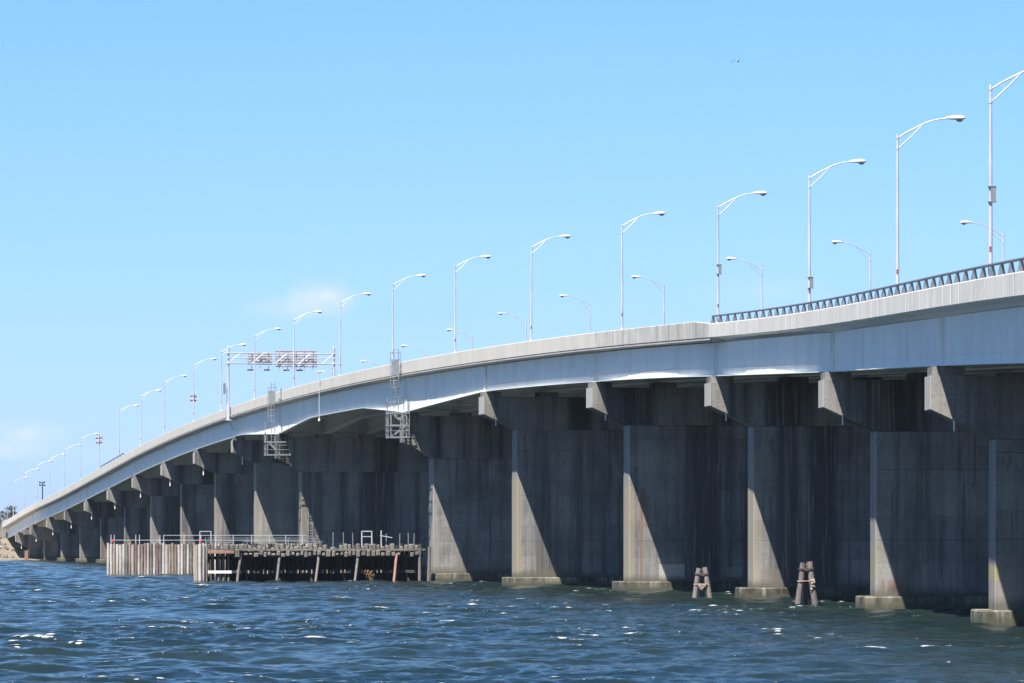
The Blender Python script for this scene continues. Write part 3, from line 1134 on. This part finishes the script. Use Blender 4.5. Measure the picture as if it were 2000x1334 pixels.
# pale weathered heads: short blocks in two rows
m = MB()
m.box(3.1, FL - .2, 2.62, 2.70, -.6, 2.75)
m.build('sheathing', M['dark_timber'], near_f)
heads = MB()
for row, (y, z0, z1) in enumerate(((.35, 2.86, 3.28), (-.12, 2.38, 2.78))):
    x = 2.2 if row == 0 else 3.4
    while x < FL - .9 - row * .3:
        w = random.uniform(.26, .42)
        if random.random() > .07:
            heads.bbox(x, x + w, y - .18 + random.uniform(-.14, .1), y + .4, z0 + random.uniform(-.16, .10), z1 + random.uniform(-.22, .16), .07)
        x += w + random.uniform(.02, .14)
heads.build('beam_end', M['grey_timber'], near_f)
m = MB()
m.box(3.3, FL - .4, -.25, 2.2, 2.79, 2.85)
x = .9
while x < FL - .3:
    w = random.uniform(.26, .34)
    m.box(x, x + w, -.05 + random.uniform(-.08, .05), 2.15, 2.855, 2.93 + random.uniform(0, .05))
    x += w + .03
m.build('walkway', M['grey_timber'], near_f)
for (x0, x1, y, z0, z1, mt) in ((1.0, 3.35, -.2, 2.55, 2.80, 'red_timber'), (1.0, 3.1, -.32, .78, 1.02, 'wale'), (3.3, FL - .4, .05, 2.22, 2.40, 'dark_timber'),
                                (3.2, FL - .5, .5, .80, 1.05, 'dark_timber'), (1.0, FL - .3, 2.1, 2.0, 2.3, 'dark_timber')):
    m = MB()
    m.bbox(x0, x1, y, y + .28, z0, z1, .03)
    m.build('wale', M[mt], near_f)
stubs = MB()
x = 3.6
while x < FL - 2.2:
    if random.random() > .35:
        stubs.bbox(x, x + .10, .26, .6, .86 + random.uniform(-.14, .0), 1.06 + random.uniform(-.02, .06), .03)
    x += random.uniform(.34, .7)
stubs.build('stub', M['pale_timber'], near_f)
for k in range(5):                                     # raking piles
    xb = 3.35 + k * 3.5
    m = MB()
    pile_into(m, (xb, -1.1, -1.0), (xb + .62, .05, 2.75), .125)
    m.build('raking_pile', M['grey_timber'] if k < 4 else M['red_timber'], near_f)
for k in range(6):
    xb = 3.4 + k * 2.9
    m = MB()
    pile_into(m, (xb + 1.4, .6, -1.0), (xb + .7, 1.2, 2.7), .13)
    m.build('raking_pile', M['dark_timber'], near_f)
for i, (x, y, top) in enumerate(((.0, 0, 3.32), (.28, -.28, 3.40), (.56, -.1, 3.30), (.85, .1, 3.38), (.12, .5, 3.25), (.1, .9, 3.3), (.1, 1.3, 3.3), (.1, 1.8, 3.3), (.6, 2.4, 3.2))):
    m = MB()
    pile_into(m, (x, y, -1.2), (x, y, top), .16)
    m.build('pile', M['white_timber' if i % 3 else 'pale_timber'], near_f)
for x in (1.55, 2.05, 2.5, 2.95):
    m = MB()
    pile_into(m, (x, .9, -1.2), (x, .9, 2.7), .13)
    m.build('pile', M['grey_timber'], near_f)
for x, y, top in ((FL - .75, -.2, 2.95), (FL + .05, -.45, 3.15)):
    m = MB()
    pile_into(m, (x - .1, y, -1.2), (x, y, top), .15)
    m.build('pile', M['dolphin'], near_f)
# railing posts and frames on the walkway
for x in (12.3, 13.25, 14.1, 17.1, 18.3, 19.1, 19.6):
    m = MB()
    m.bar((x, .9, 2.9), (x + random.uniform(-.04, .04), .9, 4.3 + random.uniform(-.1, .15)), .06)
    m.build('railing_post', M['galv'], near_f)
m = MB()
m.bar((14.85, .6, 2.9), (14.85, .6, 4.55), .09)
m.bar((15.75, .6, 2.9), (15.75, .6, 4.55), .09)
m.bar((14.81, .6, 4.52), (15.8, .6, 4.52), .09)
m.bar((14.9, .6, 4.05), (15.75, .6, 4.05), .07)
m.build('ladder_frame', M['pole'], near_f)
m = MB()
m.bar((16.6, .6, 2.9), (16.6, .6, 4.6), .09)
m.bar((16.5, .6, 4.15), (17.6, .6, 3.95), .07)
m.build('broken_rail', M['pole'], near_f)
rail = MB()
for x in (.9, 1.7, 2.3, 3.4, 4.6, 5.9, 7.1, 8.3, 9.4, 10.6):
    rail.bar((x, .9, 2.9), (x, .9, 3.95), .06)
rail.bar((.9, .9, 3.55), (3.4, .9, 3.55), .06)
rail.bar((1.1, .9, 3.92), (10.6, .9, 3.92), .05)
rail.bar((4.2, .9, 3.6), (11.4, .9, 3.6), .05)
rail.build('railing', M['galv'], near_f)
m = MB()
for k in range(60):
    t_ = random.random() ** .7
    m.ellipsoid((15.3 + random.gauss(0, .34 * (1 - t_) + .06) + .35 * t_, .22 + random.gauss(0, .05), 1.05 - t_ * 1.0), (random.uniform(.04, .09), .06, random.uniform(.08, .2)), 6, 4)
m.build('seaweed', M['weed'], near_f)

# far fender: pale tight pile wall facing us
G0 = Vector((-43.2, 476.5, 0))
far_f = thing('timber_fender', 'pale weathered timber pile wall standing in front of the farther channel pier', 'fender', G0, HN)
n_p = 70
for i in range(n_p):
    x = .33 * i
    m = MB()
    pile_into(m, (x, random.uniform(-.03, .03), -1.2), (x, 0, 3.38 + random.uniform(-.16, .12)), .165 * random.uniform(.88, 1.08))
    m.build('pile', M[random.choice(('pale_timber', 'white_timber', 'white_timber', 'grey_timber', 'brown_timber'))], far_f)
m = MB()
m.box(0, .33 * n_p, .2, .6, 2.9, 3.25)
m.box(0, .33 * n_p, .2, 2.2, 3.26, 3.34)
m.build('walkway', M['grey_timber'], far_f)
m = MB()
for x in (.35, .7, 3.0, 3.4, 5.6, 6.0, 8.2, 10.0, 11.6, 13.5, 15.5, 17.4, 19.2, 21.0):
    m.bar((x, .5, 3.3), (x, .5, 4.35), .07)
m.bar((.3, .5, 3.78), (21.5, .5, 3.78), .055)
m.bar((6.0, .5, 4.30), (21.5, .5, 4.30), .055)
m.bar((9.9, .5, 3.3), (9.9, .5, 4.75), .08)
m.bar((11.1, .5, 3.3), (11.1, .5, 4.75), .08)
m.bar((9.9, .5, 4.72), (11.1, .5, 4.72), .08)
m.build('railing', M['pole'], far_f)
for k, x in enumerate((.55, 10.0)):
    p = G0 + nv * x + tv * .1 + Vector((0, 0, 3.40))
    t = thing('marker_lamp', ('red marker lamp at the left end of the pale pile wall', 'red marker lamp on the pale pile wall near the dark fender')[k], 'marker lamp', p, group='red marker lamps on the fender')
    m = MB()
    m.tube([(0, 0, -.12), (0, 0, .12)], [.06, .06], 8)
    m.build('stand', M['dark'], t)
    m = MB()
    m.ellipsoid((0, 0, .27), (.15, .15, .18), 12, 8)
    m.build('lens', M['redlamp'], t)


# ------------------------------------------------------------------ dolphins
def dolphin(px, Z, top_y, wid, label, rope_low):
    x = (px - 1000) / FPX * Z
    sc = FPX / Z
    t = thing('mooring_dolphin', label, 'mooring dolphin', (x, Z, 0), group='timber dolphins in front of the bridge')
    zt = CAM_H - (top_y - 1060.45) / sc
    r = .17
    for (tx, ty, bx, by, dz) in ((-.18, -.05, -.46, -.1, -.03), (.17, -.03, .47, -.15, .03), (0, .28, 0, .6, -.12)):
        m = MB()
        f = (zt + 1.3) / (zt + .0)
        bx2, by2 = tx + (bx - tx) * f, ty + (by - ty) * f
        pile_into(m, (bx2, by2, -1.3), (tx, ty, zt + dz), r, 12)
        m.build('pile', M['dolphin'], t)
    m = MB()
    m.bbox(-.13, .13, -.16, .12, zt - .62, zt - .30, .03)
    m.build('cross_timber', M['dark_timber'], t)
    for (z, rr_, mt) in ((zt - .35, .022, 'cable'), (zt - .42, .022, 'cable'), (rope_low, .03, 'rope')):
        f = (zt - z) / zt
        xx = .20 + .22 * f + r + .01
        yy = .3 + .3 * f + r
        m = MB()
        pts = []
        for a in np.linspace(0, 2 * math.pi, 25):
            ca, sa = math.cos(a), math.sin(a)
            pts.append((xx * math.copysign(abs(ca) ** .6, ca), (-.06 - r - .03 - .08 * f if sa < 0 else yy) * abs(sa) ** .6, z + .02 * math.sin(3 * a)))
        m.tube(pts, rr_, 6, False)
        m.build('lashing', M[mt], t)
    return t


d1 = dolphin(1371, 277.0, 1109, .5, 'shorter timber dolphin with a pale rope bundle, left of the other one', .9)
d2 = dolphin(1575, 247.0, 1098, .5, 'taller timber dolphin with a rope around it, right of the other one', 1.35)
m = MB()
for k in range(16):
    m.tube([(-.22 + random.gauss(0, .04), -.36, .88 + random.gauss(0, .05)), (random.gauss(0, .05), -.40 + random.gauss(0, .02), .72 + random.gauss(0, .09)), (.22 + random.gauss(0, .04), -.36, .90 + random.gauss(0, .05))], .028, 6)
o = m.build('rope_bundle', M['rope'], d1)
m = MB()
for k in range(12):
    m.ellipsoid((.33 + random.gauss(0, .07), -.36 + random.gauss(0, .03), 1.3 + random.gauss(0, .13) - .1), (.07, .05, .08), 8, 6)
m.build('rope_bundle', M['rope'], d2)

# ------------------------------------------------------------------ the gull
Zb = 480.0
bp = Vector(((1441 - 1000) / FPX * Zb, Zb, CAM_H + (1060.45 - 119.5) / FPX * Zb))
m = MB()
m.tube([(.30, 0, -.06), (.22, 0, -.02), (.08, 0, .0), (-.10, 0, .01), (-.22, 0, .03), (-.30, 0, .035), (-.36, 0, .025)], [.015, .05, .085, .08, .055, .045, .008], 8)
gull = m.build('gull', M['feather_white'], None, loc=bp, rotz=R(62))
tag(gull, 'small gull with bent wings flying alone in the blue sky', 'bird')


def wing(sgn):
    m = MB()
    top = [(.06, 0, .04), (.02, .22 * sgn, .12), (-.02, .42 * sgn, .09), (-.10, .62 * sgn, -.04), (-.20, .72 * sgn, -.14)]
    ch = [.20, .19, .16, .10, .02]
    rings = []
    for (x, y, z), c in zip(top, ch):
        rings.append([(x, y, z), (x - c * .4, y, z + .014), (x - c, y, z - .004), (x - c * .4, y, z - .006)])
    m.sweep(rings)
    return m.build('wing', M['feather'], gull)


wing(-1)
wing(1)

# ------------------------------------------------------------------ shore
rs = np.random.default_rng(5)


def shore_y(x):
    return 858 + 14 * math.sin(x * .02) + 6 * math.sin(x * .07 + 1) + min(max(0, x + 97) * 1.2, 60)


def ground_z(x, y):
    d = y - shore_y(x)
    z = -1.2 + 1.5 * (1 - math.exp(-max(d + 8, 0) / 10)) if d < 12 else .0
    if d >= 12:
        z = -1.2 + 1.5 * (1 - math.exp(-20 / 10)) + (min(d, 220) - 12) * .003
    # embankment carrying the road beyond the abutment
    A = at(S_END)
    h = hd(S_END)
    rel = Vector((x - A.x, y - A.y, 0))
    u = rel.dot(Vector((math.cos(h), math.sin(h), 0)))
    v = rel.dot(Vector((-math.sin(h), math.cos(h), 0)))
    if v > -18:
        top = ez(S_END) - 2.3
        fl = min(max((v + 15) / 13, 0), 1)
        lat = min(max((u + 12) / 10, 0), 1) * min(max((WIDTH + 12 - u) / 10, 0), 1)
        z = max(z, z + (top - z) * fl * lat)
    return z + .05 * math.sin(x * 1.3) * math.sin(y * .9)


xs = np.concatenate([np.linspace(-900, -170, 30), np.linspace(-165, -30, 100), np.linspace(-20, 900, 40)])
ys = np.concatenate([np.linspace(800, 1000, 120), np.linspace(1010, 3000, 40)])
m = MB()
vs = [(x, y, ground_z(x, y)) for y in ys for x in xs]
nx = len(xs)
fs = [(j * nx + i, j * nx + i + 1, (j + 1) * nx + i + 1, (j + 1) * nx + i) for j in range(len(ys) - 1) for i in range(nx - 1)]
m.add(vs, fs, True)
M['sand'] = weathered('beach_sand', (.225, .195, .145), (.15, .13, .095), (.27, .235, .18), streak=.1, blotch=.6, bump=.3, fine=3)
o = m.build('beach', M['sand'])
o['kind'] = 'structure'
m = MB()
A = at(S_END)
hh_ = hd(S_END)
for k in range(210):
    u = random.uniform(-13, WIDTH * .5)
    v = random.uniform(-16, 4) if u > -3 else random.uniform(-17, 26)
    p = A + Vector((math.cos(hh_), math.sin(hh_), 0)) * u + Vector((-math.sin(hh_), math.cos(hh_), 0)) * v
    z = ground_z(p.x, p.y)
    r = random.uniform(.25, .75)
    bmr = MB()
    bmr.ellipsoid((p.x, p.y, z + r * .25), (r * random.uniform(.8, 1.3), r * random.uniform(.8, 1.3), r * random.uniform(.6, .95)), 6, 4)
    bmr.v = [tuple(np.array(q) + np.array([random.uniform(-.16, .16) * r for _ in range(3)])) for q in bmr.v]
    m.add(bmr.v, bmr.f, False)
o = m.build('riprap', M['rock'])
o['kind'] = 'stuff'
o['label'] = 'pale stone riprap piled under the far end of the bridge'
# shore post, light pole and shrub at the left edge
px_ = (52 - 1000) / FPX * 868
m = MB()
for dx in (-.22, .2):
    pile_into(m, (dx, 0, -.8), (dx * .7, 0, 2.0 + dx * .2), .2)
o = m.build('mooring_pile', M['red_timber'], None, loc=(px_, 868, 0))
tag(o, 'reddish timber pile pair standing at the beach edge below the bridge end', 'mooring pile')
Zp = 985.0
px_ = (5 - 1000) / FPX * Zp
pt = thing('utility_pole', 'pale pole at the left edge behind the bridge end', 'utility pole', (px_, Zp, ground_z(px_, Zp)))
m = MB()
m.tube([(0, 0, -.5), (0, 0, CAM_H + (1060.45 - 989) / FPX * Zp - ground_z(px_, Zp))], [.22, .16], 8)
m.build('pole', M['pole'], pt)


def tree(px, Z, top_y, wpx, label, seed):
    r_ = random.Random(seed)
    x = (px - 1000) / FPX * Z
    gz = ground_z(x, Z)
    top = CAM_H + (1060.45 - top_y) / FPX * Z - gz
    w = wpx / FPX * Z / 2
    t = thing('tree', label, 'tree', (x, Z, gz), group='trees behind the far end of the bridge')
    m = MB()
    m.tube([(0, 0, -.3), (.1, 0, top * .4), (0, 0, top * .75)], [.22, .15, .06], 8)
    for k in range(7):
        a = r_.uniform(0, 6.3)
        m.tube([(0, 0, top * r_.uniform(.3, .6)), (math.cos(a) * w * .6, math.sin(a) * w * .6, top * r_.uniform(.6, .9))], [.07, .02], 5)
    m.build('trunk', M['bark'], t)
    m = MB()
    clumps = [(r_.gauss(0, w * .45), r_.gauss(0, w * .45), top * r_.uniform(.5, .92), r_.uniform(.4, .9)) for _ in range(16)]
    for k in range(1500):
        cx, cy, cz, cr = r_.choice(clumps)
        p = Vector((cx + r_.gauss(0, cr * .5), cy + r_.gauss(0, cr * .5), cz + r_.gauss(0, cr * .4)))
        a = Vector((r_.gauss(0, 1), r_.gauss(0, 1), r_.gauss(0, 1))).normalized() * .16
        b = a.cross(Vector((r_.gauss(0, 1), r_.gauss(0, 1), r_.gauss(0, 1)))).normalized() * .10
        m.add([p - a, p + b, p + a, p - b], [(0, 1, 2, 3)])
    m.build('crown', M['leaf'], t)


tree(16, 975, 987, 26, 'small grey green tree above the far bridge end at the left edge', 3)
tree(-6, 980, 995, 30, 'grey green tree cut by the left edge behind the pale pole', 4)

# ------------------------------------------------------------------ water
SHORT_SLOPE, LONG_SLOPE = .13, .165
NWV = 170
lam = np.exp(np.concatenate([rng.uniform(np.log(.32), np.log(1.5), 95), rng.uniform(np.log(1.5), np.log(8.0), 75)]))
k0 = 2 * np.pi / lam
mean = math.radians(248)
ang = mean + rng.normal(0, .60, NWV) * np.where(lam < 1.5, 1.35, .9)
kx, ky = k0 * np.cos(ang), k0 * np.sin(ang)
amp = np.where(lam < 1.5, SHORT_SLOPE / math.sqrt(95 / 2) / k0, LONG_SLOPE / math.sqrt(75 / 2) / k0 * np.exp(-.5 * (np.log(lam / 3.2) / .6) ** 2))
phs = rng.uniform(0, 2 * np.pi, NWV)
u_f = np.linspace(-.16, .17, 412)
us = np.concatenate([-np.geomspace(40, .17, 26), u_f, np.geomspace(.18, 40, 26)])
yf = np.exp(np.arange(math.log(95), math.log(900), .0008))
yr = np.concatenate([np.linspace(-60, 93, 24), yf, np.geomspace(905, 1400, 20)])
U, Y = np.meshgrid(us.astype(np.float32), yr.astype(np.float32))
X = np.where(np.abs(Y) < 90, U * 90, U * np.maximum(Y, 90))
sp_x = np.abs(np.gradient(X, axis=1))
sp_y = np.abs(np.gradient(Y, axis=0))
# gusts: patches of rougher and calmer water
gust = (1 + .45 * np.sin(X * .11 + Y * .023 + 1.3) * np.sin(Y * .061 - X * .05) + .25 * np.sin(X * .31 - Y * .043 + .4)).astype(np.float32)
dx_, dy_, dz_, fold = (np.zeros_like(X) for _ in range(4))
for i in range(NWV):
    ex = sp_x * np.float32(abs(np.cos(ang[i])))
    ey = sp_y * np.float32(abs(np.sin(ang[i])))
    att = np.clip((np.float32(lam[i]) / np.maximum(np.maximum(ex, ey), 1e-6) - 2.2) / 2, 0, 1)
    th = np.float32(kx[i]) * X + np.float32(ky[i]) * Y + np.float32(phs[i])
    a = np.float32(amp[i]) * att
    if lam[i] < 1.5:
        a = a * gust
    sn, cs = np.sin(th), np.cos(th)
    dz_ += a * cs
    dx_ -= np.float32(.9 * np.cos(ang[i])) * a * sn
    dy_ -= np.float32(.9 * np.sin(ang[i])) * a * sn
    fold += a * np.float32(k0[i]) * cs
q0 = np.quantile(fold[30:2000, 30:430], .93)
foam = np.clip((fold - q0) / (q0 * 1.1), 0, 1)
print('water', X.size, 'slope', fold[30:800, 30:430].std(), 'height', dz_[30:800, 30:430].std())
X2, Y2 = X + dx_, Y + dy_
vs = np.stack([X2, Y2, dz_], -1).reshape(-1, 3)
ny, nx = X.shape
idx = np.arange(ny * nx).reshape(ny, nx)
quads = np.stack([idx[:-1, :-1], idx[:-1, 1:], idx[1:, 1:], idx[1:, :-1]], -1).reshape(-1, 4)
me = bpy.data.meshes.new('water')
me.vertices.add(len(vs))
me.vertices.foreach_set('co', vs.astype(np.float32).ravel())
me.loops.add(quads.size)
me.loops.foreach_set('vertex_index', quads.astype(np.int32).ravel())
me.polygons.add(len(quads))
me.polygons.foreach_set('loop_start', (np.arange(len(quads)) * 4).astype(np.int32))
me.polygons.foreach_set('use_smooth', np.ones(len(quads), dtype=bool))
me.update()
at_ = me.attributes.new('foam', 'FLOAT', 'POINT')
at_.data.foreach_set('value', foam.astype(np.float32).ravel())
water = bpy.data.objects.new('water', me)
COL.objects.link(water)
water['kind'] = 'structure'
mt, nd, lk, P = new_mat('sea_water')
geo = N(nd, lk, 'ShaderNodeNewGeometry')
pos = geo.outputs['Position']
n1 = noise_at(nd, lk, pos, 2.6, (1, 1, 1), 6, .68)
n2 = noise_at(nd, lk, pos, .05, (1, 1, 1), 3, .5)
n3 = noise_at(nd, lk, pos, .55, (1, .55, 1), 4, .6)
nf = noise_at(nd, lk, pos, 4.5, (1, .5, 1), 7, .78)
nw = noise_at(nd, lk, pos, .22, (1, .4, 1), 3, .6)
ns = noise_at(nd, lk, pos, 7.0, (1, .45, 1), 3, .6)
c = mixc(nd, lk, ramp(nd, lk, n2, .35, .65), (.007, .018, .021), (.012, .022, .019))
c = mixc(nd, lk, ramp(nd, lk, n3, .45, .7, 0, .5), c, (.018, .024, .018))
fa = N(nd, lk, 'ShaderNodeAttribute', attribute_name='foam').outputs['Fac']


def mm(op, a, b):
    return N(nd, lk, 'ShaderNodeMath', {0: a, 1: b}, operation=op).outputs[0]


crest = mm('MULTIPLY', fa, nf)
brk = ramp(nd, lk, mm('MULTIPLY', crest, ramp(nd, lk, nw, .48, .64, .30, 1.2)), .155, .56)
spk = ramp(nd, lk, mm('MULTIPLY', ramp(nd, lk, ns, .60, .70), ramp(nd, lk, mm('MULTIPLY', fa, nw), .02, .22)), .30, .75, 0, .45)
fm = mm('MAXIMUM', brk, spk)
c = mixc(nd, lk, fm, c, (.62, .66, .68))
lk.new(c, P.inputs['Base Color'])
lk.new(ramp(nd, lk, fm, 0, 1, .07, .8), P.inputs['Roughness'])
P.inputs['IOR'].default_value = 1.333
b1 = N(nd, lk, 'ShaderNodeBump', {'Strength': .5, 'Distance': .10, 'Height': n1})
lk.new(b1.outputs[0], P.inputs['Normal'])
me.materials.append(mt)

# ------------------------------------------------------------------ sea air
m = MB()
m.box(-420, 420, -20, 1180, -3.0, 75)
hz, nd, lk, P = new_mat('haze')
nd.remove(P)
pv = nd.new('ShaderNodeVolumePrincipled')
pv.inputs['Color'].default_value = (.80, .90, 1.0, 1)
pv.inputs['Density'].default_value = .00004
pv.inputs['Anisotropy'].default_value = .3
lk.new(pv.outputs[0], nd['Material Output'].inputs['Volume'])
o = m.build('haze', hz)
o['kind'] = 'stuff'
